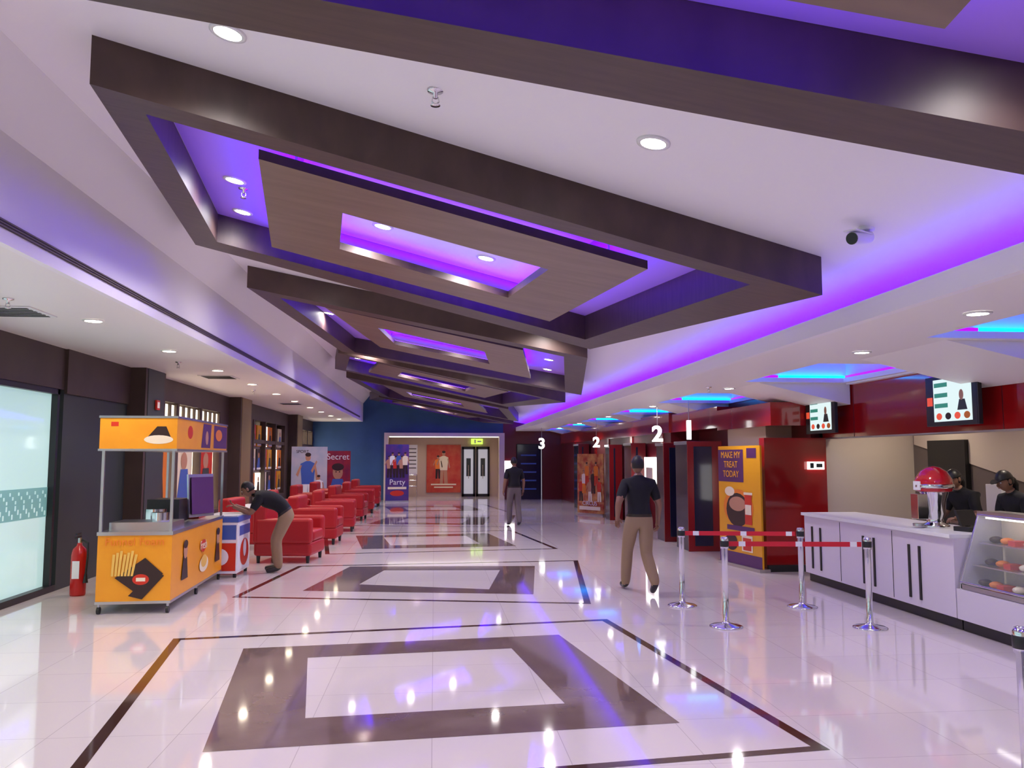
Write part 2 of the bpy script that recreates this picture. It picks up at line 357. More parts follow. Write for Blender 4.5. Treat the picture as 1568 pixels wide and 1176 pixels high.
for j in range(5):b.bx(-.35,.3,-.01,0,.4+j*.35,.46+j*.35,BLUEP)
b.done()
b=B('wall_right')
b.bx(XW,XW+.15,Y0,17,2.05,2.83,REDG)
for y in(2,5.2,8.4,11.6):b.bx(XW-.004,XW,y-.006,y+.006,2.05,2.83,REDD)
b.bx(XW-.01,XW+.16,Y0,12.5,2.03,2.05,STEEL);b.done()
b=B('wall_service_far')
b.bx(5.1,6.1,12.5,12.7,0,2.05,REDG);b.bx(5.1,6.1,12.45,12.5,.0,.1,BLACK);b.bx(6.1,7.7,12.6,12.8,0,2.84,CREAM);b.done()
b=B('wall_entrance')
b.bx(5.95,6.1,12.7,34.5,0,2.83,REDD)
b.bx(5.3,5.95,18.3,34.5,0,2.75,REDD)
b.bx(5.3,5.95,15.2,18.3,2.3,2.7,REDG);b.bx(5.3,5.95,12.7,15.2,2.25,2.62,REDG)
b.bx(5.5,5.95,13.4,15.2,0,2.25,BEIGE)
for y in(19.0,22,25,27,31):b.bx(5.27,5.30,y-.12,y+.12,0,2.75,REDG)
b.bx(5.26,5.3,18.3,34.4,2.3,2.75,REDG)
b.done()
b=B('wall_service_back');b.bx(7.6,7.8,Y0,12.6,0,2.84,TAUPE)
b.bx(7.52,7.6,11.2,12.1,0,2.0,BLACK)
b.add([(7.58,12.55,1.95),(7.58,3,-.1),(7.58,3,2.78),(7.58,12.55,2.78)],[(0,1,2,3)],CREAM)
b.done()
b=B('back_counter_shelf',(7.3,0,0));b.bx(-.2,.2,3,11,.85,.9,STEEL);b.bx(-.18,.2,3,11,0,.85,TAUPE)
for k in range(9):b.bx(-.12,.1,3.6+k*.8,3.9+k*.8,.9,1.1+.15*(k%3),(BLACK,STEEL,WHITEP)[k%3])
b.done(.005)
b=B('exit_sign',(5.9,12.44,1.62));b.bx(-.13,.13,-.01,.03,-.06,.06,LITW);b.rc(-.1,-.04,-.04,.04,-.012,GREYW);b.rc(0,.1,-.03,.03,-.012,GREYW);b.done()
b=B('wall_back');b.bx(-6,8,Y0-.2,Y0,0,5,CREAM);b.done()
def portal(y0,y1,x0=4.75,h=2.05,x1=5.4):
    b=B('cinema_entrance_pier');b.bx(x0,x1,y0,y1,0,h,NAVY);b.bx(x0-.02,x1,y0-.04,y0,0,h,REDM);b.bx(x0+.1,x1-.2,y0-.05,y0-.04,.1,h-.1,NAVY)
    b.bx(x0-.03,x0,y0,y1,h-.06,h,STEEL);b.done(.01)
portal(15.3,16.1);portal(17.1,17.7,4.8);portal(20.4,21.2,4.9,2.1,5.25);portal(23.0,23.6,4.9,2.1,5.25);portal(28,29,4.9,2.2,5.25)
b=B('wall_poster_lightbox',(5.2,19.7,0));b.bx(-.03,.04,-.5,.5,.9,1.75,LITW);b.bx(-.04,-.03,-.3,.3,1.0,1.5,CREAMP);b.done()
b=B('wall_poster_lightbox',(5.45,14.2,0));b.bx(-.05,.02,-.25,.25,.9,1.6,LITW);b.bx(-.06,-.02,-.3,.3,.84,.9,BLACK);b.done()
b=B('wall_poster_lightbox',(3.1,34.44,0));b.bx(-.22,.22,-.03,.03,1.0,1.6,LITW);b.bx(-.25,.25,-.04,.02,.95,1.0,BLACK);b.done()
NUM=emit('numeral_white',(1,1,1),3,False)
def num(t,x,y,z,s):
    b=B('cinema_number_sign',(x,y,z));b.text(t,s*1.35,TM(0,0,-s/2),NUM,.03,bold=.012)
    b.cyl((0,0,s/2-.03),(0,0,2.83-z),.008,.008,STEEL,6);b.done()
num('1',4.72,15.1,2.27,.36);num('2',4.72,17.3,2.26,.34);num('2',4.72,24,2.20,.30);num('3',3.95,30.5,2.27,.40)
scr=emit('screen_white',(.70,.85,.85),1.0,False);rd=emit('screen_red',(.8,.08,.03),.9,False);gr=emit('screen_green',(.05,.4,.3),.5,False)
def tv(y,tilt=0):
    b=B('menu_screen',(5.92,y,2.40),-math.pi/2+tilt)
    b.bx(-.48,.48,-.05,.0,-.29,.29,BLACK);b.rc(-.46,.46,-.27,.27,-.052,BLACK)
    b.rc(-.32,.38,-.24,.25,-.054,scr)
    for j in range(3):b.rc(-.30,-.05,.16-j*.12,.21-j*.12,-.056,gr)
    b.ell(.2,.05,.04,.06,-.056,SKINP);b.pl([(.12,-.12),(.30,-.12),(.26,0),(.16,0)],-.0555,GREYW)
    for j in range(4):b.ell(-.22+j*.17,-.18,.055,.04,-.056,(rd,DKBR,rd,ORG)[j])
    b.rc(-.45,-.34,-.05,.05,-.054,rd)
    b.bx(-.04,.04,0,.17,-.04,.04,STEEL);b.done(.004)
tv(8.95);tv(12.2)
b=B('service_counter',(0,0,0))
b.bx(5.36,6.05,8.15,11.6,0,.14,BLACK)
b.bx(5.30,6.06,8.15,11.6,.12,.92,COUNTER)
b.bx(5.26,6.08,8.15,11.62,.92,.96,WHITE)
for y in(11.35,11.1,9.95,9.7,8.95,8.75):b.bx(5.285,5.30,y-.018,y+.018,.2,.78,BLACK)
for y in(10.55,9.3):b.bx(5.295,5.30,y-.004,y+.004,.14,.9,BLACK)
b.done(.008)
b=B('pastry_display_case',(0,0,0))
b.bx(5.36,6.05,4.2,8.13,0,.14,BLACK);b.bx(5.30,6.06,4.2,8.13,.12,.42,COUNTER);b.bx(5.80,6.06,4.2,8.13,.42,.96,COUNTER)
prof=[(5.33,.42),(5.33,.50),(5.55,1.16),(5.80,1.20),(5.80,.42)]
CE=mat('case_end',(.6,.6,.62),.2)
for y in(8.1,4.3):
    b.prism([(x,y-.015,z) for x,z in prof],(0,.03,0),CE)
b.bx(5.33,5.79,4.3,8.1,.425,.47,STEEL)
for z,x0 in((.66,5.43),(.88,5.50)):b.bx(x0,5.78,4.35,8.05,z,z+.012,STEEL)
b.bx(5.54,5.80,4.3,8.1,1.16,1.2,STEEL);b.bx(5.785,5.799,4.3,8.08,.43,1.15,CREAMP)
b.bx(5.56,5.6,4.4,8.0,1.13,1.15,LITW)
b.tube([(5.33,4.3,.49),(5.33,8.1,.49)],.012,CHROME);b.tube([(5.55,4.3,1.16),(5.55,8.1,1.16)],.014,CHROME)
for y in(4.3,5.6,6.9,8.1):b.tube([(5.33,y,.49),(5.55,y,1.16)],.01,CHROME)
for z,x0 in((.47,5.42),(.672,5.5),(.892,5.56)):
    for k in range(22):
        y=4.5+k*.165;m=(ORG,DKBR,FRY,CREAMP,REDP)[k%5]
        if k%4==3:b.bx(x0,x0+.13,y-.05,y+.05,z,z+.05,m)
        else:b.sph((x0+.08,y,z+.03),(.07,.055,.035),m,10,6)
b.add([(5.335,4.32,.5),(5.552,4.32,1.15),(5.552,8.08,1.15),(5.335,8.08,.5)],[(0,1,2,3)],mat('case_glass',(.9,.95,.95),.03,alpha=.12))
for k in range(8):b.sph((5.62+.1*(k%2),6.4+k*.1,1.25),(.05,.05,.05),(FRY,ORG)[k%2],10,6)
b.bx(5.57,5.78,6.3,7.2,1.2,1.215,STEEL)
b.done()
b=B('drink_dispenser',(5.62,8.95,.96))
b.lathe([(0,0),(.15,0),(.15,.03),(.09,.06),(.085,.10),(.11,.16),(.12,.3),(.14,.36),(.15,.40)],CHROME)
b.lathe([(.15,.40),(.19,.41),(.205,.47),(.19,.55),(.14,.63),(.07,.675),(0,.69)],mat('dispenser_red',(.5,.01,.02),.12,coat=.6))
b.lathe([(.192,.44),(.212,.45),(.212,.48),(.2,.49)],CHROME)
b.bx(-.24,-.12,-.07,.07,.10,.38,CHROME);b.cyl((-.2,0,.30),(-.2,0,.16),.02,.015,BLACK);b.cyl((-.2,0,.02),(-.2,0,.05),.06,.06,STEEL)
b.bx(-.21,-.19,-.06,.06,.42,.52,WHITEP)
b.done(.004)
b=B('pos_terminal',(5.72,8.5,.96),.3);b.bx(-.12,.12,-.1,.1,0,.05,BLACK);b.prism([(-.13,-.02,.06),(.13,-.02,.06),(.13,.05,.22),(-.13,.05,.22)],(0,.03,0),BLACK);b.bx(-.02,.02,0,.04,.04,.1,BLACK);b.done(.004)
def stan(x,y,to=None,h=.92):
    b=B('queue_stanchion',(x,y,0))
    b.lathe([(0,0),(.17,0),(.17,.012),(.15,.022),(.05,.04),(.032,.06),(.032,h-.12),(.042,h-.12),(.042,h-.02),(.034,h),(0,h+.004)],CHROME)
    b.lathe([(.043,h-.10),(.045,h-.098),(.045,h-.04),(.043,h-.038)],BLACK)
    if to:
        d=Vector((to[0]-x,to[1]-y,0));L=d.length;n=d.normalized();p=n.cross(Vector((0,0,1)))*.0015
        a=n*.045;c=d-n*.06
        def seg(a,c,m,k=1):
            z0=Vector((0,0,h-.095));z1=Vector((0,0,h-.045))
            b.add([a-p*k+z0,c-p*k+z0,c-p*k+z1,a-p*k+z1,a+p*k+z0,c+p*k+z0,c+p*k+z1,a+p*k+z1],[(0,1,2,3),(4,5,6,7),(0,1,5,4),(2,3,7,6)],m)
        seg(a,c,BELT)
        for f in(.1,.5,.88):seg(n*(L*f),n*(L*f+.07),WHITEP,1.6)
    b.done()
stan(2.93,9.75,(4.30,9.53));stan(3.02,8.52,(4.47,8.32));stan(4.30,9.53);stan(4.47,8.32);stan(2.87,3.9)
def fig(b,cx,z0,h,y,shirt,pants,skin=SKINP):
    b.pl([(cx-.11*h,z0),(cx-.02*h,z0),(cx,z0+.45*h),(cx-.10*h,z0+.45*h)],y,pants);b.pl([(cx+.02*h,z0),(cx+.13*h,z0),(cx+.10*h,z0+.45*h),(cx,z0+.45*h)],y,pants)
    b.pl([(cx-.11*h,z0+.42*h),(cx+.11*h,z0+.42*h),(cx+.14*h,z0+.80*h),(cx+.04*h,z0+.85*h),(cx-.04*h,z0+.85*h),(cx-.14*h,z0+.80*h)],y-.001,shirt)
    b.pl([(cx+.11*h,z0+.78*h),(cx+.15*h,z0+.76*h),(cx+.2*h,z0+.5*h),(cx+.16*h,z0+.48*h)],y-.002,skin);b.pl([(cx-.11*h,z0+.78*h),(cx-.15*h,z0+.76*h),(cx-.22*h,z0+.6*h),(cx-.18*h,z0+.56*h)],y-.002,skin)
    b.ell(cx,z0+.92*h,.05*h,.07*h,y-.003,skin);b.ell(cx,z0+.97*h,.055*h,.038*h,y-.004,DKBR)
def standee(name,p,q,h,bg,fn,zb=.0):
    p=Vector(p);q=Vector(q);c=(p+q)/2;w=(q-p).length;rz=math.atan2(q.y-p.y,q.x-p.x)
    b=B(name,(c.x,c.y,0),rz);b.bx(-w/2,w/2,-.015,.015,.05+zb,h,bg);b.bx(-w/2,w/2,-.06,.12,0,.05,STEEL)
    b.cyl((0,.03,h-.1),(0,.1,.04),.012,.012,STEEL,6)
    fn(b,w,h,-.018);b.done();
def art_choc(b,w,h,y):
    b.rc(-w/2,w/2,.05,h*.12,y,PURP);b.rc(-w/2,w*.12,h*.70,h*.97,y,PURP);b.rc(w*.2,w*.42,h*.90,h*.98,y,PURP)
    for j in range(3):b.text(['MAKE MY','TREAT','TODAY'][j],.15,TM(-w*.18,y-.004,h*(.90-.08*j)),YELP,.001)
    b.ell(w*-.02,h*.49,w*.36,h*.15,y-.001,ORG);b.ell(-w*.04,h*.47,w*.27,h*.14,y-.002,DKBR);b.ell(-w*.04,h*.52,w*.20,h*.06,y-.0025,SKINP);b.ell(-w*.22,h*.62,w*.12,h*.04,y-.003,CREAMP)
    b.rc(w*.14,w*.30,h*.36,h*.60,y-.004,REDP);b.rc(w*.12,w*.32,h*.60,h*.62,y-.005,CREAMP);b.rc(w*.15,w*.29,h*.44,h*.52,y-.006,CREAMP)
    b.rc(-w*.3,w*.35,h*.30,h*.34,y-.003,PURP);b.ell(-w*.2,h*.2,w*.15,h*.07,y-.003,DKBR);b.rc(w*.05,w*.3,h*.14,h*.27,y-.003,CREAMP);b.rc(w*.08,w*.27,h*.15,h*.25,y-.004,REDP)
standee('advertising_standee',(4.78,13.65),(4.98,12.35),1.93,YELP,art_choc)
PGOLD=mat('poster_gold_red',(.40,.04,.02),.4,col2=(.65,.32,.10),scale=5)
def art_film(b,w,h,y):
    for j in range(7):fig(b,-w*.36+j*w*.12,h*(.22+.13*(j%3)),h*.38,y-.004*j,(REDP,CREAMP,ORG,SKINP,DKBR,ORG,REDP)[j],(DKBR,ORG,REDP,CREAMP,DKBR,REDP,CREAMP)[j])
    b.rc(-w*.4,w*.4,h*.08,h*.14,y-.03,CREAMP);b.text('CIRCUS',.18,TM(0,y-.03,h*.16),WHITEP,.001)
standee('film_poster_standee',(4.44,25.6),(5.07,24.68),1.85,PGOLD,art_film)
PWH=mat('poster_pale_blue',(.35,.42,.55),.4,col2=(.52,.50,.56),scale=2)
def art_white(b,w,h,y):
    fig(b,-.05,.1,h*.85,y,BLUEP,WHITEP);b.pl([(.05,h*.62),(.22,h*.78),(.26,h*.76),(.10,h*.58)],y-.006,SKINP);fig(b,w*.26,.1,h*.5,y-.01,WHITEP,CREAMP);b.text('SPORT',.14,TM(-w*.2,y-.004,h*.9),DKBR,.001);b.rc(-w*.45,w*.1,.12,.26,y-.012,REDP)
standee('film_poster_standee',(-4.72,28.2),(-3.6,28.6),2.1,PWH,art_white)
PRD=mat('poster_red',(.42,.02,.03),.4,col2=(.20,.01,.05),scale=2)
def art_red(b,w,h,y):
    b.ell(0,h*.60,w*.20,h*.13,y,SKINP);b.ell(0,h*.70,w*.24,h*.07,y-.001,DKBR);b.ell(-w*.07,h*.61,w*.03,h*.012,y-.002,DKBR);b.ell(w*.07,h*.61,w*.03,h*.012,y-.002,DKBR);b.pl([(-w*.35,h*.2),(w*.35,h*.2),(w*.2,h*.48),(-w*.2,h*.48)],y-.002,BLUEP);b.text('Secret',.32,TM(0,y-.004,h*.84),WHITEP,.001);b.rc(-w*.3,w*.3,h*.3,h*.36,y-.005,WHITEP)
standee('film_poster_standee',(-4.0,31.2),(-3.1,31.4),1.98,PRD,art_red)
PPU=mat('poster_violet',(.03,.03,.22),.4,col2=(.12,.03,.20),scale=3)
def art_vio(b,w,h,y):
    for j in range(6):fig(b,-w*.34+j*w*.135,h*(.42+.06*(j%2)),h*.38,y-.003*j,(SKINP,WHITEP,REDP,BLUEP,SKINP,CREAMP)[j],DKBR)
    b.text('Party',.30,TM(0,y-.025,h*.30),WHITEP,.001);b.ell(0,h*.15,w*.3,h*.05,y-.002,(REDP));b.rc(-w*.4,w*.4,h*.22,h*.26,y-.003,CREAMP)
standee('film_poster_standee',(-1.9,33.0),(-1.0,33.2),2.25,PPU,art_vio)
PR2=mat('poster_scarlet',(.50,.03,.015),.4,col2=(.56,.10,.04),scale=3)
def art_r2(b,w,h,y):
    fig(b,0,h*.18,h*.72,y,CREAMP,SKINP);fig(b,-.25,h*.3,h*.5,y+.001,ORG,DKBR);b.rc(-w*.3,w*.3,h*.10,h*.13,y-.004,CREAMP);b.rc(-w*.4,w*.4,h*.16,h*.19,y-.004,CREAMP)
b=B('wall_poster',(.42,37.38,.18));b.bx(-.76,.76,-.03,0,0,2.12,PR2);art_r2(b,1.4,2.05,-.035);b.done()
b=B('wall_notice',(-1.05,37.38,1.5));b.bx(-.25,.3,-.02,0,-.5,.8,WHITEP)
for j in range(6):b.rc(-.2,.25,.6-j*.17,.64-j*.17,-.022,DKBR)
b.done()
b=B('roll_up_banner',(-3.98,7.5,0),.0);b.bx(-.3,.17,-.01,.01,.06,1.85,ORG);b.bx(-.32,.19,-.08,.08,0,.06,STEEL);b.rc(-.28,.15,.9,1.3,-.012,CREAMP);b.ell(-.05,.6,.15,.2,-.012,REDP);b.done()
b=B('snack_kiosk',(-3.40,11.15,0),.035);w=.40;l=1.32
b.bx(-w,w,-l,l,.13,.88,YEL);b.bx(-w-.01,w+.01,-l-.01,l+.01,.87,.91,STEEL);b.bx(-w-.005,w+.005,-l-.005,l+.005,.11,.14,STEEL)
for x in(-w+.03,w-.03):
    for y in(-l+.03,0,l-.03):
        b.cyl((x,y,.06),(x,y,.13),.015,.015,STEEL,8);b.cyl((x-.015,y,.04),(x+.015,y,.04),.04,.04,BLACK,14)
for x in(-w+.02,w-.02):
    for y in(-l+.02,l-.02):b.bx(x-.015,x+.015,y-.015,y+.015,.9,1.86,STEEL)
b.bx(-w-.02,w+.02,-l-.02,l+.02,1.84,2.20,YEL);b.bx(-w-.03,w+.03,-l-.03,l+.03,1.82,1.845,STEEL);b.bx(-w-.03,w+.03,-l-.03,l+.03,2.195,2.22,STEEL)
b.bx(-w+.05,w-.05,-l+.2,-l+.7,.91,1.0,STEEL);b.cyl((-.1,-.2,.91),(-.1,-.2,1.1),.13,.13,CHROME);b.bx(-.3,.1,.1,.6,.91,1.2,BLACK);b.cyl((.15,-.9,1.0),(.15,-.9,1.10),.1,.1,CHROME);b.bx(-.2,.2,.75,1.15,.91,1.08,REDP)
b.prism([(.18,.30,.95),(.40,.75,.95),(.36,.80,1.52),(.14,.35,1.52)],(-.02,.01,0),STEEL);b.prism([(.21,.32,.99),(.40,.71,.99),(.37,.76,1.48),(.17,.38,1.48)],(.004,-.002,0),PURP)
y=-l-.012
b.text('Funnel Foam',.125,TM(0,y,.76),ORG,.001)
b.pl([(-.20,.40),(.02,.24),(.32,.44),(.12,.62),(-.05,.5)],y,DKBR);b.pl([(-.05,.20),(.10,.16),(.33,.42),(.22,.48)],y-.001,DKBR);b.ell(.08,.38,.09,.06,y-.002,REDP);b.rc(.03,.13,.36,.40,y-.003,CREAMP)
for j in range(7):b.pl([(-.24+j*.035,.42),(-.215+j*.035,.42),(-.20+j*.04,.66+.02*(j%3)),(-.23+j*.04,.66+.02*(j%3))],y-.003,FRY)
y=-l-.022
b.pl([(.10,1.98),(.20,2.10),(.30,2.10),(.36,1.96)],y,DKBR);b.ell(.22,1.95,.16,.05,y-.001,CREAMP);b.rc(-.3,-.22,2.1,2.15,y,REDP)
b.M=Matrix.Rotation(math.pi/2,4,'Z')
y=-w-.012
for cx,mm in((-.75,SKINP),(1.0,SKINP)):
    b.pl([(cx-.16,.30),(cx+.14,.30),(cx+.08,.55),(cx-.08,.58)],y,DKBR);b.ell(cx,.64,.09,.10,y-.001,mm);b.ell(cx,.71,.1,.05,y-.002,DKBR)
b.ell(.2,.36,.24,.10,y,CREAMP);b.ell(.2,.40,.16,.08,y-.001,FRY);b.ell(.15,.6,.15,.08,y,REDP);b.text('Fresh',.16,TM(.15,y-.003,.56),CREAMP,.001)
y=-w-.022
b.pl([(-.2,1.87),(.3,1.87),(.35,2.18),(-.1,2.18)],y,PURP);b.rc(.5,l,1.87,2.18,y,PURP);b.ell(-.75,2.05,.12,.08,y,REDP);b.ell(.1,2.0,.08,.09,y-.002,SKINP);b.ell(.8,2.05,.2,.08,y-.002,ORG)
b.M=Matrix.Identity(4);b.done(.006)
EXR=mat('ext_red',(.5,.01,.01),.25)
b=B('fire_extinguisher',(-4.5,11.2,0));b.lathe([(0,0),(.08,0),(.085,.02),(.085,.46),(.07,.53),(.03,.57),(.025,.60),(0,.6)],EXR)
b.cyl((0,0,.6),(0,0,.66),.02,.02,STEEL,10);b.bx(-.01,.01,-.12,.03,.66,.68,BLACK);b.bx(-.01,.01,-.10,.02,.70,.715,BLACK);b.tube([(.03,0,.63),(.10,-.02,.60),(.11,-.04,.45),(.10,-.05,.25)],.012,BLACK);b.cyl((.10,-.05,.25),(.10,-.05,.15),.015,.03,BLACK,10)
b.rc(-.04,.04,.2,.4,-.086,WHITEP);b.done(scale=1.1)
b=B('drinks_cooler',(-3.05,12.98,0),.0);b.bx(-.28,.2,-.40,.40,.06,.80,WHITEP);b.bx(-.29,.21,-.41,.41,.80,.88,BLUEP);b.bx(-.27,.19,-.38,.38,.88,.90,WHITE)
b.bx(.2,.212,-.36,.36,.10,.76,WHITEP);b.M=Matrix.Rotation(math.pi/2,4,'Z');b.ell(0,.34,.28,.2,-.215,REDP);b.rc(-.34,.34,.60,.74,-.215,BLUEP);b.ell(0,.4,.1,.13,-.218,WHITEP);b.M=Matrix.Identity(4)
b.rc(-.26,.18,.10,.5,-.405,REDP);b.rc(-.26,.18,.55,.76,-.405,BLUEP);b.ell(-.04,.3,.12,.12,-.408,WHITEP)
for x in(-.24,.16):
    for y in(-.35,.35):b.cyl((x,y,0),(x,y,.06),.025,.025,BLACK,10)
b.done(.01)
def chair(x,y,rz=0,sc=1.15):
    b=B('armchair',(x,y,0),rz)
    b.bx(-.42,.42,-.40,.40,.10,.30,UPH)
    b.bx(-.26,.43,-.27,.27,.30,.46,UPH)
    b.bx(-.44,-.24,-.41,.41,.28,.84,UPH)
    b.bx(-.40,.42,-.42,-.27,.28,.64,UPH);b.bx(-.40,.42,.27,.42,.28,.64,UPH)
    for px in(-.36,.36):
        for py in(-.34,.34):b.cyl((px,py,0),(px,py,.11),.022,.03,BLACK,10)
    b.done(.045,3,scale=sc)
chair(-2.44,14.65,-.12);chair(-3.5,16.6,-.1);chair(-2.40,17.55,-.05);chair(-3.45,20.4,.1);chair(-2.36,20.4,.05);chair(-2.38,23.8,-.06);chair(-2.38,27.0,.04);chair(-2.4,30.2);chair(-3.5,24.2);chair(-3.4,27.2)
b=B('side_table',(-3.9,18.5,0));b.bx(-.3,.3,-.9,.9,.66,.70,WHITEP);b.bx(-.28,.28,-.88,.88,.04,.66,WHITEP);b.bx(-.25,.25,-.8,.8,0,.04,BLACK);b.done(.006)
def sprink(x,y,z):
    b=B('fire_sprinkler',(x,y,z));b.lathe([(0,0),(.05,0),(.045,-.012),(.012,-.02),(.012,-.05),(0,-.05)],CHROME,seg=16)
    b.tube([(-.015,0,-.045),(-.02,0,-.07),(0,0,-.09)],.004,CHROME,6);b.tube([(.015,0,-.045),(.02,0,-.07),(0,0,-.09)],.004,CHROME,6);b.lathe([(0,-.088),(.028,-.09),(.028,-.094),(0,-.096)],CHROME,seg=14);b.done(nrm=False)
for x,y in((-.01,4.59),(-1.75,3.95),(-1.72,7.45),(1.9,17.2),(-1.5,20)):sprink(x,y,zc(x)+.002)
for y in(7.9,13,18.3):sprink(-3.9,y,3.2)
sprink(4.2,12.4,2.83)
def cctv(x,y,z,rz):
    b=B('cctv_camera',(x,y,z),rz);b.cyl((0,0,.005),(0,0,-.02),.05,.05,WHITE);b.tube([(0,0,-.02),(0,-.01,-.06),(0,-.05,-.075)],.014,WHITE)
    b.cyl((0,.02,-.06),(0,-.19,-.105),.042,.042,WHITE,18);b.cyl((0,-.19,-.105),(0,-.198,-.107),.040,.040,BLACK,18);b.bx(-.045,.045,-.22,.0,-.058,-.05,WHITE);b.done()
cctv(2.90,5.25,zc(2.90),-1.0);cctv(-4.3,8.2,3.2,.8)
# ---------------- people
def skin_body(V,E):
    names=list(V);idx={n:i for i,n in enumerate(names)}
    me=bpy.data.meshes.new('sk');me.from_pydata([V[n][0] for n in names],[(idx[a],idx[c]) for a,c,_ in E],[])
    ob=bpy.data.objects.new('sk',me);COL.objects.link(ob)
    ob.modifiers.new('s','SKIN');sv=me.skin_vertices[0].data
    for n in names:
        r=V[n][1];sv[idx[n]].radius=(r,r);sv[idx[n]].use_root=False
    sv[0].use_root=True
    sm=ob.modifiers.new('u','SUBSURF');sm.levels=2;sm.render_levels=2
    bpy.context.view_layer.update()
    m2=bpy.data.meshes.new_from_object(ob.evaluated_get(bpy.context.evaluated_depsgraph_get()))
    bpy.data.objects.remove(ob)
    return m2
def person(loc,rz,J,trous,cap=False,hairlong=False,headdir=(0,1,-.05),name='person',scale=1):
    b=B(name,loc,rz);b.M=Matrix.Scale(scale,4)
    g=lambda k:Vector(J[k])
    mid=lambda a,c,t=.5:g(a).lerp(g(c),t)
    V={'pel':(g('pel'),.150),'wai':(mid('pel','che',.42),.140),'che':(g('che'),.165),'uch':(mid('che','nek',.55),.135),'nek':(g('nek'),.062),'hed':(g('hed'),.055)}
    E=[('pel','wai','shirt'),('wai','che','shirt'),('che','uch','shirt'),('uch','nek','shirt'),('nek','hed','skin')]
    for s in'LR':
        V.update({'sho'+s:(g('sho'+s),.082),'slv'+s:(mid('sho'+s,'elb'+s,.6),.066),'sle'+s:(mid('sho'+s,'elb'+s,.78),.050),'elb'+s:(g('elb'+s),.044),'fa'+s:(mid('elb'+s,'wri'+s,.35),.042),'wri'+s:(g('wri'+s),.028)})
        d=(g('wri'+s)-g('elb'+s)).normalized();pe=g('wri'+s)+d*.075
        V['pal'+s]=(g('wri'+s)+d*.055,.036);J['pe'+s]=pe
        E+=[('uch','sho'+s,'shirt'),('sho'+s,'slv'+s,'shirt'),('slv'+s,'sle'+s,'skin'),('sle'+s,'elb'+s,'skin'),('elb'+s,'fa'+s,'skin'),('fa'+s,'wri'+s,'skin'),('wri'+s,'pal'+s,'skin')]
        V.update({'hip'+s:(g('hip'+s),.118),'th'+s:(mid('hip'+s,'kne'+s,.5),.100),'kne'+s:(g('kne'+s),.080),'ca'+s:(mid('kne'+s,'ank'+s,.5),.078),'ank'+s:(g('ank'+s)+Vector((0,0,.02)),.068),'hee'+s:(g('ank'+s)-Vector((0,0,.025)),.048),'too'+s:(g('too'+s),.036)})
        V['ft'+s]=(mid('ank'+s,'too'+s,.5)-Vector((0,0,.015)),.046)
        E+=[('pel','hip'+s,'tr'),('hip'+s,'th'+s,'tr'),('th'+s,'kne'+s,'tr'),('kne'+s,'ca'+s,'tr'),('ca'+s,'ank'+s,'tr'),('ank'+s,'hee'+s,'shoe'),('hee'+s,'ft'+s,'shoe'),('ft'+s,'too'+s,'shoe')]
    m2=skin_body(V,E)
    ax=((g('che')-g('pel')).normalized()*.6+Vector((0,0,.4))).normalized()
    tb=bmesh.new();tb.from_mesh(m2)
    for hh in(.0,.035):
        fs=[f for f in tb.faces if (f.calc_center_median()-g('pel')).length<.27]
        geo=list({v for f in fs for v in f.verts})+list({e for f in fs for e in f.edges})+fs
        bmesh.ops.bisect_plane(tb,geom=geo,plane_co=g('pel')+ax*hh,plane_no=ax,dist=1e-5)
    tb.verts.ensure_lookup_table();tb.verts.index_update()
    vs=[v.co.copy() for v in tb.verts];fs=[tuple(v.index for v in f.verts) for f in tb.faces];tb.free();bpy.data.meshes.remove(m2)
    groups={'shirt':[],'skin':[],'tr':[],'shoe':[],'belt':[]}
    segs=[(Vector(V[a][0]),Vector(V[c][0]),V[a][1],V[c][1],l) for a,c,l in E]
    for f in fs:
        c=sum((vs[i] for i in f),Vector())/len(f);best=None
        for p,q,r0,r1,l in segs:
            d=q-p;t=max(0,min(1,(c-p).dot(d)/d.length_squared));dist=(c-(p+d*t)).length-(r0+(r1-r0)*t)
            if best is None or dist<best[0]:best=(dist,l)
        lab=best[1]
        if lab in('tr','shirt') and (c-g('pel')).length<.30:
            h=(c-g('pel')).dot(ax);lab='shirt' if h>.035 else ('belt' if h>.0 else 'tr')
        groups[lab].append(f)
    mm={'shirt':SHIRT,'skin':SKIN,'tr':trous,'shoe':SHOE,'belt':LBELT}
    V0=[b.bm.verts.new(b.M@v) for v in vs]
    for k,ff in groups.items():
        mi=b.mi(mm[k])
        for f in ff:
            try:F=b.bm.faces.new([V0[i] for i in f]);F.material_index=mi;F.smooth=True
            except ValueError:pass
    for s in'LR':
        sg=-1 if s=='L' else 1
        d=(g('wri'+s)-g('elb'+s)).normalized();side=Vector((0,1,0)) if abs(d.y)<.7 else Vector((-sg,0,0))
        side=(side-d*side.dot(d)).normalized();inn=d.cross(side).normalized()
        if inn.x*sg>0:inn=-inn
        pe=Vector(J['pe'+s])
        for k,(o,L) in enumerate(((.027,.072),(.009,.082),(-.009,.076),(-.027,.060))):
            a=pe+side*o-d*.012;c=a+d*L*.5+inn*L*.08;e=c+d*L*.32+inn*L*.2;f=e+d*L*.16+inn*L*.26
            b.tube([a,c,e,f],[.0105,.0095,.0085,.0075],SKIN,8)
        a=g('wri'+s)+d*.025+side*.02;c=a+d*.035+side*.03;e=c+d*.035+side*.006+inn*.008
        b.tube([a,c,e],[.013,.011,.009],SKIN,8)
    hd=Vector(headdir).normalized();xx=hd.cross(Vector((0,0,1))).normalized();zz=xx.cross(hd).normalized()
    R=Matrix((xx,hd,zz)).transposed()
    hc=g('hed')+R@Vector((0,.015,.085))
    def hf(v):
        x,y,z=v
        if z<0:x*=1+.22*z;y*=1+.10*z
        return Vector((x,y,z))
    b.sph(hc,(.076,.096,.116),SKIN,24,16,R,f=hf)
    T=lambda x,y,z:hc+R@Vector((x,y,z))
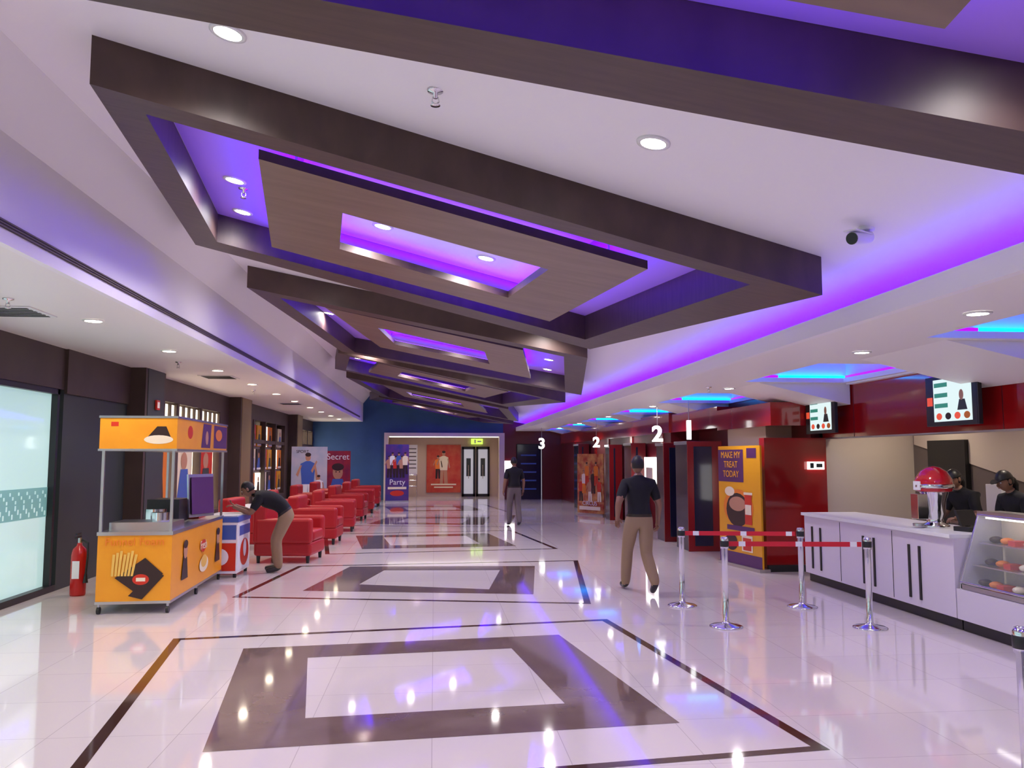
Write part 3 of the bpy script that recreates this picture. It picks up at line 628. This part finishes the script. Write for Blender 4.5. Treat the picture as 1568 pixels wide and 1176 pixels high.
    b.tube([T(0,.088,.02),T(0,.108,-.015),T(0,.104,-.025)],[.008,.012,.012],SKIN)
    for sx in(-1,1):
        b.sph(T(sx*.030,.084,.012),(.014,.008,.009),EYEW,10,8,R);b.sph(T(sx*.030,.091,.012),.005,HAIR,8,6)
        b.tube([T(sx*.045,.083,.032),T(sx*.018,.090,.035)],.004,HAIR,6)
        b.sph(T(sx*.078,-.005,0),(.010,.020,.030),SKIN,10,8,R)
    b.tube([T(-.022,.088,-.05),T(0,.094,-.049),T(.022,.088,-.05)],.005,LIP,6)
    def hairf(v):
        x,y,z=v
        if y>.25:z=max(z,.42)
        else:z=max(z,-.45)
        return Vector((x,y,z))
    b.sph(hc+R@Vector((0,-.010,.008)),(.082,.100,.120),HAIR,24,16,R,f=hairf)
    if hairlong:b.tube([T(0,-.09,-.02),T(0,-.12,-.08),T(0,-.10,-.2)],[.05,.04,.015],HAIR,10)
    if cap:
        b.sph(hc+R@Vector((0,0,.02)),(.088,.106,.116),BLACK,24,12,R,f=lambda v:Vector((v[0],v[1],max(v[2],.15))))
        vp=[T(.07*math.cos(t),.09+.085*math.sin(t),.045-.02*math.sin(t)) for t in [math.pi*i/10 for i in range(11)]]
        b.prism(vp,R@Vector((0,0,.008)),BLACK)
    n=g('nek');b.tube([n+Vector((.058*math.cos(t),.058*math.sin(t),-.01)) for t in [2*math.pi*i/12 for i in range(13)]],.013,SHIRT,6)
    b.M=Matrix.Identity(4);b.done(nrm=True)
def base():
    return {'pel':(0,0,.97),'che':(0,.0,1.26),'nek':(0,-.005,1.475),'hed':(0,.01,1.545),
     'shoL':(-.175,0,1.385),'shoR':(.175,0,1.385),'elbL':(-.25,-.03,1.12),'elbR':(.25,-.03,1.12),'wriL':(-.26,.06,.88),'wriR':(.26,.06,.88),
     'hipL':(-.09,0,.91),'hipR':(.09,0,.91),'kneL':(-.11,.02,.50),'kneR':(.11,.02,.50),'ankL':(-.11,-.02,.09),'ankR':(.11,-.02,.09),'tooL':(-.13,.17,.035),'tooR':(.13,.17,.035)}
J=base();J.update(kneL=(-.10,.20,.53),ankL=(-.09,.34,.09),tooL=(-.09,.53,.045),kneR=(.10,.02,.49),ankR=(.10,-.32,.17),tooR=(.10,-.20,.04),elbL=(-.30,-.12,1.15),wriL=(-.26,.08,.95),elbR=(.27,.0,1.12),wriR=(.30,.14,.89))
person((2.66,10.72,0),.05,J,KHAKI,scale=1.01)
J=base();J.update(kneL=(-.09,.10,.50),ankL=(-.09,.12,.09),tooL=(-.09,.28,.04),ankR=(.09,-.18,.12),tooR=(.09,-.05,.035))
person((2.05,21.4,0),.2,J,GREYT)
J=base();J.update(pel=(0,-.18,.93),che=(0,.10,1.10),nek=(0,.31,1.19),hed=(0,.38,1.19),shoL=(-.175,.24,1.13),shoR=(.175,.24,1.13),elbL=(-.24,.36,.90),elbR=(.24,.40,.90),wriL=(-.18,.58,.99),wriR=(.18,.60,.99),
 hipL=(-.09,-.17,.87),hipR=(.09,-.17,.87),kneL=(-.11,-.02,.49),kneR=(.11,.02,.49),ankL=(-.12,-.06,.09),ankR=(.12,-.02,.09),tooL=(-.13,.13,.035),tooR=(.13,.17,.035))
person((-2.42,13.22,0),math.pi/2+.1,J,KHAKI,headdir=(0,1,-.6))
for (x,y,rz,fw) in((6.72,9.9,math.pi/2+.3,.22),(6.72,8.95,math.pi/2+.1,.18)):
    J=base();J.update(che=(0,fw*.5,1.22),nek=(0,fw,1.37),hed=(0,fw+.05,1.43),shoL=(-.165,fw-.03,1.30),shoR=(.165,fw-.03,1.30),elbL=(-.23,fw,1.05),elbR=(.23,fw,1.05),wriL=(-.14,fw+.22,1.03),wriR=(.14,fw+.22,1.03))
    person((x,y,0),rz,J,SHIRT,cap=True,hairlong=True,headdir=(.0,1,-.35),scale=.98)
w=bpy.data.worlds.new('w');S.world=w;w.use_nodes=True;w.node_tree.nodes['Background'].inputs[0].default_value=(.7,.65,.8,1);w.node_tree.nodes['Background'].inputs[1].default_value=.3
cam=bpy.data.cameras.new('camera');cam.sensor_width=36;cam.lens=36*1270/1568;cam.clip_start=.05
co=bpy.data.objects.new('camera',cam);COL.objects.link(co);co.location=(0,0,1.75)
p=math.atan(112/1270);ps=math.atan(119/1270*math.cos(p))
co.rotation_euler=(math.pi/2+p,0,-ps);S.camera=co
S.view_settings.view_transform='Standard';S.view_settings.exposure=.12
